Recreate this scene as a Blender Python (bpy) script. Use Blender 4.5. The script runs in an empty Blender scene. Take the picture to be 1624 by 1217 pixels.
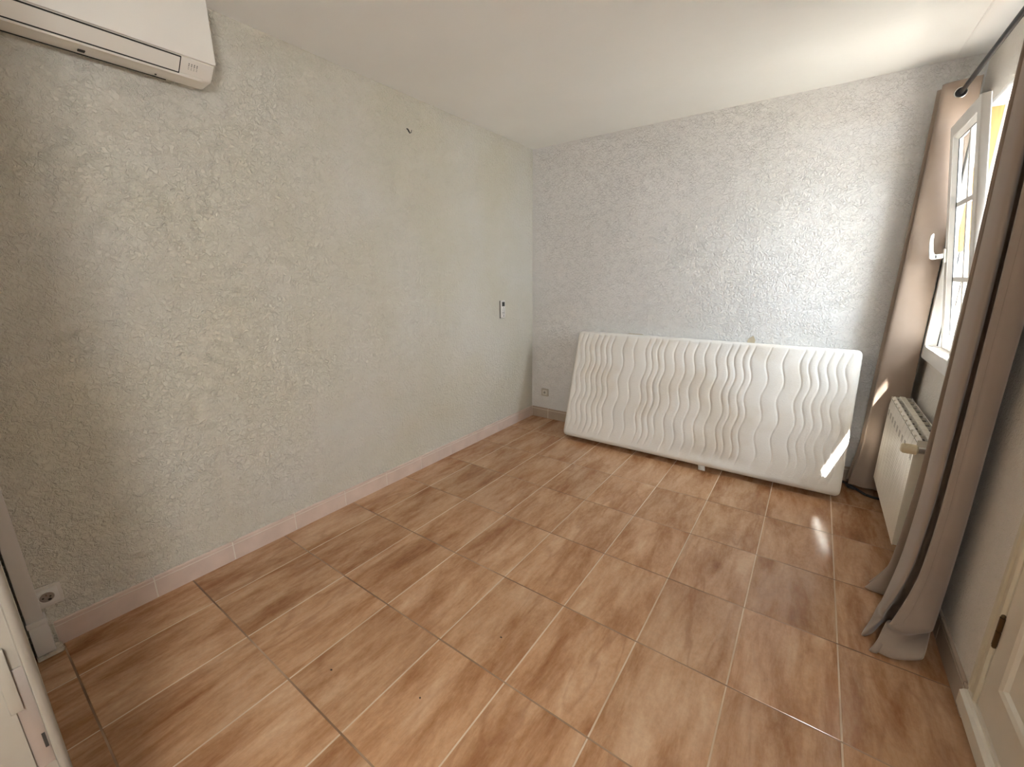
import bpy, bmesh, math, random
from mathutils import Vector, Matrix
random.seed(7)
scene = bpy.context.scene
COL = scene.collection
R = math.radians
PI = math.pi

# ---------------------------------------------------------------- camera
cam_d = bpy.data.cameras.new('camera')
cam = bpy.data.objects.new('camera', cam_d)
COL.objects.link(cam)
cam_d.sensor_fit = 'HORIZONTAL'
cam_d.sensor_width = 36.0
cam_d.lens = 665.1 * 36.0 / 1624.0
cam_d.clip_start = 0.01
_r = ((0.81470695, 0.57979921, -0.00924475),
      (0.13449279, -0.20444298, -0.96959515),
      (-0.56406052, 0.78869255, -0.24453994))
_m = Matrix(((_r[0][0], -_r[1][0], -_r[2][0]),
             (_r[0][1], -_r[1][1], -_r[2][1]),
             (_r[0][2], -_r[1][2], -_r[2][2])))
cam.matrix_world = Matrix.Translation((2.17749, -0.48757, 1.34136)) @ _m.to_4x4()
scene.camera = cam

# ---------------------------------------------------------------- world, sun, exposure
world = bpy.data.worlds.new('sky')
scene.world = world
world.use_nodes = True
bg = world.node_tree.nodes['Background']
bg.inputs['Color'].default_value = (0.84, 0.92, 1.0, 1)
bg.inputs['Strength'].default_value = 9.5
sun_d = bpy.data.lights.new('sun', 'SUN')
sun_d.energy = 40.0
sun_d.angle = R(0.53)
sun_d.color = (1.0, 0.95, 0.87)
sun = bpy.data.objects.new('sun', sun_d)
COL.objects.link(sun)
sun.location = (6, -3, 8)
sun.rotation_euler = Vector((-1.0, 0.76, -2.5)).to_track_quat('-Z', 'Y').to_euler()
# daylight portal in the window opening: emits nothing, only tells the sampler where the sky comes in
por_d = bpy.data.lights.new('window_daylight_portal', 'AREA')
por_d.shape = 'RECTANGLE'
por_d.size = 1.25
por_d.size_y = 0.76
por_d.cycles.is_portal = True
por = bpy.data.objects.new('window_daylight_portal', por_d)
COL.objects.link(por)
por.location = (3.002, 2.362, 1.51)
por.rotation_euler = (0, R(90), 0)
vs = scene.view_settings
vs.view_transform = 'Standard'
vs.look = 'None'
vs.gamma = 1.0
vs.use_curve_mapping = False
vs.exposure = 1.38
scene.cycles.max_bounces = 9
scene.cycles.diffuse_bounces = 7
scene.cycles.transparent_max_bounces = 8

# ---------------------------------------------------------------- dimensions (metres)
H = 2.4175      # ceiling
D = 2.900       # back wall
XR = 2.726      # right wall
YF = -0.495     # inner face of the front wall
YH = -1.70      # end of the hall behind the doorway
TX, TY = 0.310, 0.420
X1 = 0.2455     # first joint from the left wall


# ---------------------------------------------------------------- helpers
def link(o, parent=None):
    COL.objects.link(o)
    if parent is not None:
        o.parent = parent
    return o


def thing(name, label, cat, loc=(0, 0, 0), group=None):
    o = bpy.data.objects.new(name, None)
    o.location = loc
    o.empty_display_size = 0.05
    link(o)
    o['label'] = label
    o['category'] = cat
    if group:
        o['group'] = group
    return o


def struct_empty(name, label, cat, loc=(0, 0, 0)):
    o = thing(name, label, cat, loc)
    o['kind'] = 'structure'
    return o


def mesh_obj(name, verts, faces, mat, parent=None, smooth=False, loc=(0, 0, 0), angle=None):
    me = bpy.data.meshes.new(name)
    me.from_pydata([tuple(v) for v in verts], [], faces)
    bm = bmesh.new()
    bm.from_mesh(me)
    bmesh.ops.recalc_face_normals(bm, faces=bm.faces)
    bm.to_mesh(me)
    bm.free()
    return finish(name, me, mat, parent, smooth, loc, angle)


def finish(name, me, mat, parent=None, smooth=False, loc=(0, 0, 0), angle=None):
    if smooth:
        for p in me.polygons:
            p.use_smooth = True
        if angle is not None:
            me.set_sharp_from_angle(angle=R(angle))
    if mat is not None:
        me.materials.append(mat)
    o = bpy.data.objects.new(name, me)
    o.location = loc
    return link(o, parent)


def bm_obj(name, bm, mat, parent=None, smooth=False, loc=(0, 0, 0), angle=None):
    bmesh.ops.recalc_face_normals(bm, faces=bm.faces)
    me = bpy.data.meshes.new(name)
    bm.to_mesh(me)
    bm.free()
    return finish(name, me, mat, parent, smooth, loc, angle)


def add_box(bm, x0, x1, y0, y1, z0, z1, bevel=0.0, seg=2):
    r = bmesh.ops.create_cube(bm, size=1.0)
    vs_ = r['verts']
    for v in vs_:
        v.co = Vector(((x0 + x1) / 2 + v.co.x * (x1 - x0),
                       (y0 + y1) / 2 + v.co.y * (y1 - y0),
                       (z0 + z1) / 2 + v.co.z * (z1 - z0)))
    if bevel > 0:
        es = set()
        for v in vs_:
            for e in v.link_edges:
                es.add(e)
        bmesh.ops.bevel(bm, geom=list(es), offset=bevel, segments=seg, profile=0.5, affect='EDGES')


def box(name, b, mat, parent=None, bevel=0.0, seg=2, loc=(0, 0, 0)):
    bm = bmesh.new()
    add_box(bm, *b, bevel=bevel, seg=seg)
    return bm_obj(name, bm, mat, parent, smooth=bevel > 0, loc=loc, angle=40 if bevel > 0 else None)


def tube(name, pts, rad, mat, parent=None, n=14, loc=(0, 0, 0), caps=True):
    pts = [Vector(p) for p in pts]
    rads = rad if isinstance(rad, (list, tuple)) else [rad] * len(pts)
    verts, faces = [], []
    prev = None
    for i, p in enumerate(pts):
        if i == 0:
            d = pts[1] - p
        elif i == len(pts) - 1:
            d = p - pts[i - 1]
        else:
            d = (pts[i + 1] - pts[i - 1])
        d.normalize()
        if prev is None:
            a = Vector((0, 0, 1)) if abs(d.z) < 0.9 else Vector((1, 0, 0))
            u = d.cross(a).normalized()
        else:
            u = (prev - d * prev.dot(d)).normalized()
        prev = u
        w = d.cross(u)
        for k in range(n):
            t = 2 * PI * k / n
            verts.append(p + (u * math.cos(t) + w * math.sin(t)) * rads[i])
    for i in range(len(pts) - 1):
        for k in range(n):
            a = i * n + k
            b = i * n + (k + 1) % n
            faces.append((a, b, b + n, a + n))
    if caps:
        faces.append(tuple(range(n)))
        faces.append(tuple(range((len(pts) - 1) * n, len(pts) * n)))
    return mesh_obj(name, verts, faces, mat, parent, smooth=True, loc=loc, angle=50)


def prism_y(name, prof, y0, y1, mat, parent=None, smooth=False, loc=(0, 0, 0), angle=30):
    """profile of (x, z) points extruded along y"""
    n = len(prof)
    verts = [(x, y0, z) for x, z in prof] + [(x, y1, z) for x, z in prof]
    faces = [(i, (i + 1) % n, n + (i + 1) % n, n + i) for i in range(n)]
    faces += [tuple(range(n)), tuple(range(2 * n - 1, n - 1, -1))]
    return mesh_obj(name, verts, faces, mat, parent, smooth, loc, angle)


def torus(name, c, axis, R0, r0, mat, parent=None, n=28, m=10):
    c = Vector(c)
    axis = Vector(axis).normalized()
    a = Vector((0, 0, 1)) if abs(axis.z) < 0.9 else Vector((1, 0, 0))
    u = axis.cross(a).normalized()
    w = axis.cross(u)
    verts, faces = [], []
    for i in range(n):
        t = 2 * PI * i / n
        d = u * math.cos(t) + w * math.sin(t)
        for k in range(m):
            s = 2 * PI * k / m
            verts.append(c + d * (R0 + r0 * math.cos(s)) + axis * r0 * math.sin(s))
    for i in range(n):
        for k in range(m):
            faces.append((i * m + k, ((i + 1) % n) * m + k, ((i + 1) % n) * m + (k + 1) % m, i * m + (k + 1) % m))
    return mesh_obj(name, verts, faces, mat, parent, smooth=True)


# ---------------------------------------------------------------- materials
def new_mat(name):
    m = bpy.data.materials.new(name)
    m.use_nodes = True
    nt = m.node_tree
    b = nt.nodes['Principled BSDF']
    return m, nt, b


def N(nt, kind, **kw):
    n = nt.nodes.new(kind)
    for k, v in kw.items():
        if k in n.inputs:
            n.inputs[k].default_value = v
        else:
            setattr(n, k, v)
    return n


def L(nt, a, b):
    nt.links.new(a, b)


def ramp(nt, stops):
    r = nt.nodes.new('ShaderNodeValToRGB')
    e = r.color_ramp.elements
    while len(e) < len(stops):
        e.new(0.5)
    for i, (p, c) in enumerate(stops):
        e[i].position = p
        e[i].color = (c[0], c[1], c[2], 1)
    return r


def plain(name, col, rough=0.5, metal=0.0, spec=0.5, noise=0.04, nscale=30.0, bump=0.0, bscale=300.0, coat=0.0):
    m, nt, b = new_mat(name)
    b.inputs['Roughness'].default_value = rough
    b.inputs['Metallic'].default_value = metal
    b.inputs['Specular IOR Level'].default_value = spec
    b.inputs['Coat Weight'].default_value = coat
    tc = N(nt, 'ShaderNodeTexCoord')
    nz = N(nt, 'ShaderNodeTexNoise', Scale=nscale, Detail=4.0)
    L(nt, tc.outputs['Object'], nz.inputs['Vector'])
    lo = [c * (1 - noise) for c in col]
    hi = [min(1, c * (1 + noise)) for c in col]
    rp = ramp(nt, [(0.3, lo), (0.7, hi)])
    L(nt, nz.outputs['Fac'], rp.inputs['Fac'])
    L(nt, rp.outputs['Color'], b.inputs['Base Color'])
    if bump > 0:
        n2 = N(nt, 'ShaderNodeTexNoise', Scale=bscale, Detail=3.0)
        L(nt, tc.outputs['Object'], n2.inputs['Vector'])
        bp = N(nt, 'ShaderNodeBump', Strength=1.0, Distance=bump)
        L(nt, n2.outputs['Fac'], bp.inputs['Height'])
        L(nt, bp.outputs['Normal'], b.inputs['Normal'])
    return m


def stucco(name, col, col2, dist=0.006, scale=42.0, patchy=1.6):
    m, nt, b = new_mat(name)
    b.inputs['Roughness'].default_value = 0.85
    b.inputs['Specular IOR Level'].default_value = 0.25
    tc = N(nt, 'ShaderNodeTexCoord')
    big = N(nt, 'ShaderNodeTexNoise', Scale=patchy, Detail=3.0, Roughness=0.55)
    L(nt, tc.outputs['Object'], big.inputs['Vector'])
    rp = ramp(nt, [(0.35, col), (0.68, col2)])
    L(nt, big.outputs['Fac'], rp.inputs['Fac'])
    L(nt, rp.outputs['Color'], b.inputs['Base Color'])
    # worm-like trowelled relief
    n1 = N(nt, 'ShaderNodeTexNoise', Scale=scale, Detail=3.0, Roughness=0.6, Distortion=0.9)
    n2 = N(nt, 'ShaderNodeTexNoise', Scale=scale * 0.33, Detail=1.0, Roughness=0.5)
    for n in (n1, n2):
        L(nt, tc.outputs['Object'], n.inputs['Vector'])
    rr = ramp(nt, [(0.36, (0, 0, 0)), (0.60, (1, 1, 1))])
    L(nt, n1.outputs['Fac'], rr.inputs['Fac'])
    mm = N(nt, 'ShaderNodeMath', operation='MULTIPLY')
    L(nt, rr.outputs['Color'], mm.inputs[0])
    L(nt, n2.outputs['Fac'], mm.inputs[1])
    bp = N(nt, 'ShaderNodeBump', Strength=1.0, Distance=dist)
    L(nt, mm.outputs[0], bp.inputs['Height'])
    L(nt, bp.outputs['Normal'], b.inputs['Normal'])
    return m


def tile_mat():
    m, nt, b = new_mat('marbled_tile')
    tc = N(nt, 'ShaderNodeTexCoord')
    oi = N(nt, 'ShaderNodeObjectInfo')
    mp = N(nt, 'ShaderNodeMapping')
    L(nt, tc.outputs['Object'], mp.inputs['Vector'])
    cb = N(nt, 'ShaderNodeVectorMath', operation='SCALE')
    cb.inputs['Scale'].default_value = 37.0
    cx = N(nt, 'ShaderNodeCombineXYZ')
    L(nt, oi.outputs['Random'], cx.inputs['X'])
    L(nt, oi.outputs['Random'], cx.inputs['Y'])
    L(nt, oi.outputs['Random'], cx.inputs['Z'])
    L(nt, cx.outputs[0], cb.inputs[0])
    L(nt, cb.outputs[0], mp.inputs['Location'])
    mp.inputs['Rotation'].default_value = (0, 0, R(10))
    mp.inputs['Scale'].default_value = (1.0, 0.24, 1.0)
    cl = N(nt, 'ShaderNodeTexNoise', Scale=9.0, Detail=6.0, Roughness=0.70, Distortion=0.25)
    L(nt, mp.outputs[0], cl.inputs['Vector'])
    rp = ramp(nt, [(0.30, (0.262, 0.115, 0.045)), (0.43, (0.385, 0.198, 0.097)), (0.52, (0.475, 0.273, 0.149)), (0.68, (0.585, 0.385, 0.240))])
    L(nt, cl.outputs['Fac'], rp.inputs['Fac'])
    # thin reddish veins
    vn = N(nt, 'ShaderNodeTexNoise', Scale=11.0, Detail=2.0, Roughness=0.5, Distortion=0.1)
    L(nt, mp.outputs[0], vn.inputs['Vector'])
    sb = N(nt, 'ShaderNodeMath', operation='SUBTRACT')
    L(nt, vn.outputs['Fac'], sb.inputs[0])
    sb.inputs[1].default_value = 0.5
    ab = N(nt, 'ShaderNodeMath', operation='ABSOLUTE')
    L(nt, sb.outputs[0], ab.inputs[0])
    vr = ramp(nt, [(0.0, (0.5, 0.5, 0.5)), (0.050, (0, 0, 0))])
    L(nt, ab.outputs[0], vr.inputs['Fac'])
    # veins only here and there
    gate = N(nt, 'ShaderNodeTexNoise', Scale=3.2, Detail=2.0)
    L(nt, mp.outputs[0], gate.inputs['Vector'])
    gr = ramp(nt, [(0.42, (0.1, 0.1, 0.1)), (0.62, (0.85, 0.85, 0.85))])
    L(nt, gate.outputs['Fac'], gr.inputs['Fac'])
    gm = N(nt, 'ShaderNodeMath', operation='MULTIPLY')
    L(nt, vr.outputs['Color'], gm.inputs[0])
    L(nt, gr.outputs['Color'], gm.inputs[1])
    mix = N(nt, 'ShaderNodeMix', data_type='RGBA')
    L(nt, gm.outputs[0], mix.inputs['Factor'])
    L(nt, rp.outputs['Color'], mix.inputs[6])
    mix.inputs[7].default_value = (0.270, 0.115, 0.055, 1)
    # fine mottling
    fn = N(nt, 'ShaderNodeTexNoise', Scale=55.0, Detail=4.0, Roughness=0.7)
    L(nt, tc.outputs['Object'], fn.inputs['Vector'])
    fr = ramp(nt, [(0.3, (0.90, 0.90, 0.90)), (0.7, (1.05, 1.05, 1.05))])
    L(nt, fn.outputs['Fac'], fr.inputs['Fac'])
    mu = N(nt, 'ShaderNodeMix', data_type='RGBA', blend_type='MULTIPLY')
    mu.inputs['Factor'].default_value = 1.0
    L(nt, mix.outputs[2], mu.inputs[6])
    L(nt, fr.outputs['Color'], mu.inputs[7])
    # tile to tile shade
    ts = N(nt, 'ShaderNodeMapRange')
    ts.inputs['To Min'].default_value = 0.93
    ts.inputs['To Max'].default_value = 1.06
    L(nt, oi.outputs['Random'], ts.inputs['Value'])
    m3 = N(nt, 'ShaderNodeVectorMath', operation='SCALE')
    L(nt, mu.outputs[2], m3.inputs[0])
    L(nt, ts.outputs[0], m3.inputs['Scale'])
    L(nt, m3.outputs[0], b.inputs['Base Color'])
    rg = N(nt, 'ShaderNodeMapRange')
    rg.inputs['To Min'].default_value = 0.13
    rg.inputs['To Max'].default_value = 0.22
    L(nt, fn.outputs['Fac'], rg.inputs['Value'])
    L(nt, rg.outputs[0], b.inputs['Roughness'])
    b.inputs['Specular IOR Level'].default_value = 0.5
    wv = N(nt, 'ShaderNodeTexNoise', Scale=9.0, Detail=2.0)
    L(nt, tc.outputs['Object'], wv.inputs['Vector'])
    bp = N(nt, 'ShaderNodeBump', Strength=0.5, Distance=0.0012)
    L(nt, wv.outputs['Fac'], bp.inputs['Height'])
    L(nt, bp.outputs['Normal'], b.inputs['Normal'])
    return m


def grout_mat():
    """cream grout in the joints along the room, darker brown grout in the cross joints"""
    m, nt, b = new_mat('floor_grout')
    b.inputs['Roughness'].default_value = 0.9
    tc = N(nt, 'ShaderNodeTexCoord')
    sp = N(nt, 'ShaderNodeSeparateXYZ')
    L(nt, tc.outputs['Object'], sp.inputs[0])
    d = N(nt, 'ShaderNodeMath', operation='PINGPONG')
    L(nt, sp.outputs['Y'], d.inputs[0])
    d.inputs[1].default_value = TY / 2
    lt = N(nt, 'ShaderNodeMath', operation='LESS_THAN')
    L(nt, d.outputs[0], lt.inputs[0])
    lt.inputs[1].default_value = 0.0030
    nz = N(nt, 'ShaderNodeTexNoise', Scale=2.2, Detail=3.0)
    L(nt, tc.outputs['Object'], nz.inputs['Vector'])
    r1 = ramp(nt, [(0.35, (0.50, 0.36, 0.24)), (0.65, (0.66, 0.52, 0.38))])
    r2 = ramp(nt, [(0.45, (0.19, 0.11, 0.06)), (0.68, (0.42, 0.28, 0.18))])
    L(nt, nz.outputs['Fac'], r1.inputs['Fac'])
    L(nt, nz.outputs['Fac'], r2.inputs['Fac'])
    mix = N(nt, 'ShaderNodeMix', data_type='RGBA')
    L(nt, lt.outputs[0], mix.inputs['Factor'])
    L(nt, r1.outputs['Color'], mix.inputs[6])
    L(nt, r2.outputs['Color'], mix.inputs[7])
    L(nt, mix.outputs[2], b.inputs['Base Color'])
    return m


def fabric(name, col, col2, weave=900.0, bump=0.0006, sheen=0.3, rough=0.85):
    m, nt, b = new_mat(name)
    b.inputs['Roughness'].default_value = rough
    b.inputs['Specular IOR Level'].default_value = 0.2
    b.inputs['Sheen Weight'].default_value = sheen
    tc = N(nt, 'ShaderNodeTexCoord')
    n1 = N(nt, 'ShaderNodeTexNoise', Scale=6.0, Detail=4.0, Roughness=0.6)
    L(nt, tc.outputs['Object'], n1.inputs['Vector'])
    rp = ramp(nt, [(0.3, col), (0.7, col2)])
    L(nt, n1.outputs['Fac'], rp.inputs['Fac'])
    L(nt, rp.outputs['Color'], b.inputs['Base Color'])
    n2 = N(nt, 'ShaderNodeTexNoise', Scale=weave, Detail=2.0)
    L(nt, tc.outputs['Object'], n2.inputs['Vector'])
    bp = N(nt, 'ShaderNodeBump', Strength=0.6, Distance=bump)
    L(nt, n2.outputs['Fac'], bp.inputs['Height'])
    L(nt, bp.outputs['Normal'], b.inputs['Normal'])
    return m


def mattress_mat():
    m, nt, b = new_mat('mattress_knit')
    b.inputs['Roughness'].default_value = 0.9
    b.inputs['Specular IOR Level'].default_value = 0.15
    b.inputs['Sheen Weight'].default_value = 0.2
    tc = N(nt, 'ShaderNodeTexCoord')
    n1 = N(nt, 'ShaderNodeTexNoise', Scale=2.6, Detail=4.0, Roughness=0.6)
    L(nt, tc.outputs['Object'], n1.inputs['Vector'])
    rp = ramp(nt, [(0.32, (0.71, 0.665, 0.60)), (0.50, (0.79, 0.77, 0.735)), (0.7, (0.815, 0.80, 0.775))])
    L(nt, n1.outputs['Fac'], rp.inputs['Fac'])
    L(nt, rp.outputs['Color'], b.inputs['Base Color'])
    vo = N(nt, 'ShaderNodeTexVoronoi', Scale=170.0)
    L(nt, tc.outputs['Object'], vo.inputs['Vector'])
    bp = N(nt, 'ShaderNodeBump', Strength=0.5, Distance=0.0016)
    L(nt, vo.outputs['Distance'], bp.inputs['Height'])
    L(nt, bp.outputs['Normal'], b.inputs['Normal'])
    return m


def glass_mat():
    m = bpy.data.materials.new('window_glass')
    m.use_nodes = True
    nt = m.node_tree
    nt.nodes.clear()
    out = N(nt, 'ShaderNodeOutputMaterial')
    tr = N(nt, 'ShaderNodeBsdfTransparent')
    tr.inputs['Color'].default_value = (0.95, 0.975, 0.97, 1)
    gl = N(nt, 'ShaderNodeBsdfGlossy')
    gl.inputs['Roughness'].default_value = 0.02
    # Schlick reflectance, the same from both sides of the thin pane
    ge = N(nt, 'ShaderNodeNewGeometry')
    dt = N(nt, 'ShaderNodeVectorMath', operation='DOT_PRODUCT')
    L(nt, ge.outputs['Incoming'], dt.inputs[0])
    L(nt, ge.outputs['Normal'], dt.inputs[1])
    ab = N(nt, 'ShaderNodeMath', operation='ABSOLUTE')
    L(nt, dt.outputs['Value'], ab.inputs[0])
    om = N(nt, 'ShaderNodeMath', operation='SUBTRACT')
    om.inputs[0].default_value = 1.0
    L(nt, ab.outputs[0], om.inputs[1])
    pw = N(nt, 'ShaderNodeMath', operation='POWER')
    L(nt, om.outputs[0], pw.inputs[0])
    pw.inputs[1].default_value = 5.0
    fz = N(nt, 'ShaderNodeMath', operation='MULTIPLY_ADD')
    L(nt, pw.outputs[0], fz.inputs[0])
    fz.inputs[1].default_value = 0.90
    fz.inputs[2].default_value = 0.06
    mx = N(nt, 'ShaderNodeMixShader')
    L(nt, fz.outputs[0], mx.inputs[0])
    L(nt, tr.outputs[0], mx.inputs[1])
    L(nt, gl.outputs[0], mx.inputs[2])
    L(nt, mx.outputs[0], out.inputs['Surface'])
    return m


def wood_mat(name, c1, c2, scale=30.0):
    m, nt, b = new_mat(name)
    b.inputs['Roughness'].default_value = 0.55
    tc = N(nt, 'ShaderNodeTexCoord')
    mp = N(nt, 'ShaderNodeMapping')
    mp.inputs['Scale'].default_value = (1, 1, 0.12)
    L(nt, tc.outputs['Object'], mp.inputs['Vector'])
    nz = N(nt, 'ShaderNodeTexNoise', Scale=scale, Detail=4.0, Distortion=0.8)
    L(nt, mp.outputs[0], nz.inputs['Vector'])
    rp = ramp(nt, [(0.35, c1), (0.65, c2)])
    L(nt, nz.outputs['Fac'], rp.inputs['Fac'])
    L(nt, rp.outputs['Color'], b.inputs['Base Color'])
    return m


M = {}
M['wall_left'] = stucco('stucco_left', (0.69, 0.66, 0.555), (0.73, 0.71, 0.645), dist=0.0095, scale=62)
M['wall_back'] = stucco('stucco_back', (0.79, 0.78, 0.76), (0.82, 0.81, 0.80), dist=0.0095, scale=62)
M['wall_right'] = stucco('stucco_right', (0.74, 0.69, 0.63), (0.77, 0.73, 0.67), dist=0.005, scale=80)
M['ceiling'] = plain('ceiling_paint', (0.86, 0.865, 0.85), rough=0.9, noise=0.02, nscale=2.0, bump=0.0015, bscale=14)
M['tile'] = tile_mat()
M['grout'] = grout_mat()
M['skirt_pink'] = plain('skirting_pink', (0.66, 0.53, 0.46), rough=0.4, noise=0.08, nscale=9)
M['skirt_line'] = plain('skirting_pink_line', (0.46, 0.31, 0.25), rough=0.4)
M['skirt_tan'] = plain('skirting_tan', (0.40, 0.32, 0.25), rough=0.5, noise=0.08, nscale=9)
M['skirt_grout'] = plain('skirting_grout', (0.78, 0.72, 0.64), rough=0.9)
M['upvc'] = plain('white_upvc', (0.82, 0.81, 0.79), rough=0.3, noise=0.01)
M['upvc_shade'] = plain('white_upvc_handle', (0.64, 0.63, 0.59), rough=0.35, noise=0.01)
M['gasket'] = plain('black_gasket', (0.012, 0.012, 0.014), rough=0.6)
M['glass'] = glass_mat()
M['gold_wood'] = wood_mat('varnished_wood', (0.15, 0.082, 0.016), (0.23, 0.135, 0.03))
M['ac_white'] = plain('air_conditioner_plastic', (0.83, 0.80, 0.74), rough=0.35, noise=0.015, nscale=5)
M['ac_dark'] = plain('air_conditioner_gap', (0.02, 0.018, 0.015), rough=0.7)
M['plastic_white'] = plain('white_plastic', (0.74, 0.72, 0.69), rough=0.4, noise=0.02)
M['plastic_trunk'] = plain('trunking_plastic', (0.66, 0.63, 0.60), rough=0.4, noise=0.02, nscale=8)
M['socket'] = plain('socket_plastic', (0.70, 0.67, 0.62), rough=0.35, noise=0.02)
M['dark'] = plain('dark_plastic', (0.02, 0.019, 0.018), rough=0.5)
M['grey_print'] = plain('grey_print', (0.18, 0.18, 0.18), rough=0.6)
M['screen'] = plain('remote_screen', (0.035, 0.037, 0.032), rough=0.3)
M['black_metal'] = plain('black_metal', (0.018, 0.017, 0.018), rough=0.42, metal=0.6)
M['chrome'] = plain('nickel_ring', (0.62, 0.60, 0.57), rough=0.25, metal=1.0)
M['curtain'] = fabric('taupe_curtain', (0.285, 0.218, 0.172), (0.320, 0.248, 0.198))
M['curtain_hem'] = fabric('taupe_curtain_stitch', (0.26, 0.20, 0.16), (0.30, 0.23, 0.18))
M['mattress'] = mattress_mat()
M['strap'] = fabric('beige_strap', (0.44, 0.38, 0.27), (0.50, 0.44, 0.33), weave=600)
M['radiator'] = plain('radiator_enamel', (0.74, 0.70, 0.62), rough=0.3, noise=0.015)
M['radiator_in'] = plain('radiator_inner', (0.07, 0.06, 0.045), rough=0.7)
M['valve'] = plain('valve_cream', (0.60, 0.50, 0.33), rough=0.4)
M['cream_wood'] = plain('cream_painted_wood', (0.60, 0.53, 0.40), rough=0.4, noise=0.03, nscale=12)
M['door_paint'] = plain('white_painted_wood', (0.66, 0.60, 0.50), rough=0.4, noise=0.03, nscale=12)
M['hinge'] = plain('aged_brass', (0.10, 0.06, 0.025), rough=0.4, metal=0.8)
M['steel'] = plain('strike_steel', (0.36, 0.32, 0.29), rough=0.4, metal=0.5)
M['plaster'] = plain('raw_plaster', (0.62, 0.55, 0.45), rough=0.95, noise=0.15, nscale=60, bump=0.003, bscale=90)
M['eave'] = plain('eave_board', (0.55, 0.50, 0.43), rough=0.8, noise=0.05, nscale=6)
M['ground'] = plain('terrace', (0.30, 0.28, 0.25), rough=0.95, noise=0.08, nscale=3)
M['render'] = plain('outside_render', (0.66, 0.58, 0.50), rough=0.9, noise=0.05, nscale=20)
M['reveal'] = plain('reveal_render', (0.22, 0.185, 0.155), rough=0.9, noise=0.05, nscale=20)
M['jamb_paint'] = plain('doorway_paint', (0.27, 0.24, 0.20), rough=0.45, noise=0.05, nscale=14)
M['crumb'] = plain('dark_crumb', (0.05, 0.03, 0.018), rough=0.8)
M['label_white'] = plain('label_white', (0.66, 0.63, 0.58), rough=0.7)


def structure(o, label, cat):
    o['kind'] = 'structure'
    o['label'] = label
    o['category'] = cat
    return o


# ================================================================ the shell
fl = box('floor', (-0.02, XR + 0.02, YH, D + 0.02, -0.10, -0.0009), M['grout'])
structure(fl, 'brown marbled ceramic tile floor with pale joints', 'floor')
xs = [0.0] + [X1 + TX * i for i in range(8)] + [XR]
ys = [YH, -1.26, -0.84] + [-0.42 + TY * j for j in range(8)] + [D]
G = 0.0022
tile_cache = {}


def tile_mesh(w, h):
    key = (round(w, 3), round(h, 3))
    if key in tile_cache:
        return tile_cache[key]
    b = 0.0013
    v = []
    for (ins, z) in ((0, -0.009), (0, -b), (b, 0.0)):
        v += [(-w / 2 + ins, -h / 2 + ins, z), (w / 2 - ins, -h / 2 + ins, z), (w / 2 - ins, h / 2 - ins, z), (-w / 2 + ins, h / 2 - ins, z)]
    f = [(3, 2, 1, 0), (8, 9, 10, 11)]
    for k in range(2):
        for i in range(4):
            j = (i + 1) % 4
            f.append((k * 4 + i, k * 4 + j, k * 4 + 4 + j, k * 4 + 4 + i))
    me = bpy.data.meshes.new('tile')
    me.from_pydata(v, [], f)
    me.materials.append(M['tile'])
    tile_cache[key] = me
    return me


for i in range(len(xs) - 1):
    for j in range(len(ys) - 1):
        x0, x1 = xs[i], xs[i + 1]
        y0, y1 = ys[j], ys[j + 1]
        if y1 - y0 < 0.03:
            continue
        t = bpy.data.objects.new('tile', tile_mesh(x1 - x0 - 2 * G, y1 - y0 - 2 * G))
        t.location = ((x0 + x1) / 2, (y0 + y1) / 2, random.uniform(-0.0004, 0.0002))
        t.rotation_euler = (random.uniform(-0.0006, 0.0006), random.uniform(-0.0006, 0.0006), 0)
        link(t, fl)

structure(box('ceiling', (-0.15, XR + 0.28, YH - 0.1, D + 0.12, H, H + 0.15), M['ceiling']),
          'smooth off-white painted ceiling', 'ceiling')
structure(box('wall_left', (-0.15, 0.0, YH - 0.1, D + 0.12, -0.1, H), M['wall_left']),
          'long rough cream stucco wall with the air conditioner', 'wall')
structure(box('wall_back', (0.0, XR + 0.28, D, D + 0.12, -0.1, H), M['wall_back']),
          'rough white stucco wall behind the mattress', 'wall')
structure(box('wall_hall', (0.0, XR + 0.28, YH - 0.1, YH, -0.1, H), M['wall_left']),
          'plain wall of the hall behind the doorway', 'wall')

# right wall with the window opening
WY0, WY1, WZ0, WZ1 = 1.99, 2.735, 0.885, 2.135
bm = bmesh.new()
XO = XR + 0.27
add_box(bm, XR, XO, YH, WY0, -0.1, H)
add_box(bm, XR, XO, WY1, D, -0.1, H)
add_box(bm, XR, XO, WY0, WY1, -0.1, WZ0)
add_box(bm, XR, XO, WY0, WY1, WZ1, H)
structure(bm_obj('wall_right', bm, M['wall_right']), 'fine grained off-white wall with the window and cupboard', 'wall')

# front partition with the doorway the camera stands in
DX0, DX1, DZ = 1.20, 2.60, 2.06
bm = bmesh.new()
add_box(bm, 0.0, DX0, YF - 0.09, YF, 0.0, H)
add_box(bm, DX1, XR, YF - 0.09, YF, 0.0, H)
add_box(bm, DX0, DX1, YF - 0.09, YF, DZ, H)
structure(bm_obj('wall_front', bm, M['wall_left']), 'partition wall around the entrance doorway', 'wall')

# hairline plaster ridge in the ceiling close to the window wall
tube('trim_1', [(2.600, D, H + 0.001), (2.603, 2.4, H + 0.001), (2.612, 1.8, H + 0.001), (2.615, 0.5, H + 0.001)], 0.0045, M['ceiling'])
structure(bpy.data.objects['trim_1'], 'thin plaster ridge in the ceiling beside the window wall', 'trim')


# ---------------------------------------------------------------- skirting tiles
def skirt_profile(h=0.10, t=0.009):
    return [(0.0, 0.0), (t, 0.0), (t, h * 0.80), (t - 0.002, h * 0.81), (t - 0.002, h * 0.84), (t, h * 0.85), (t, h * 0.965), (t * 0.55, h), (0.0, h)]


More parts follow.
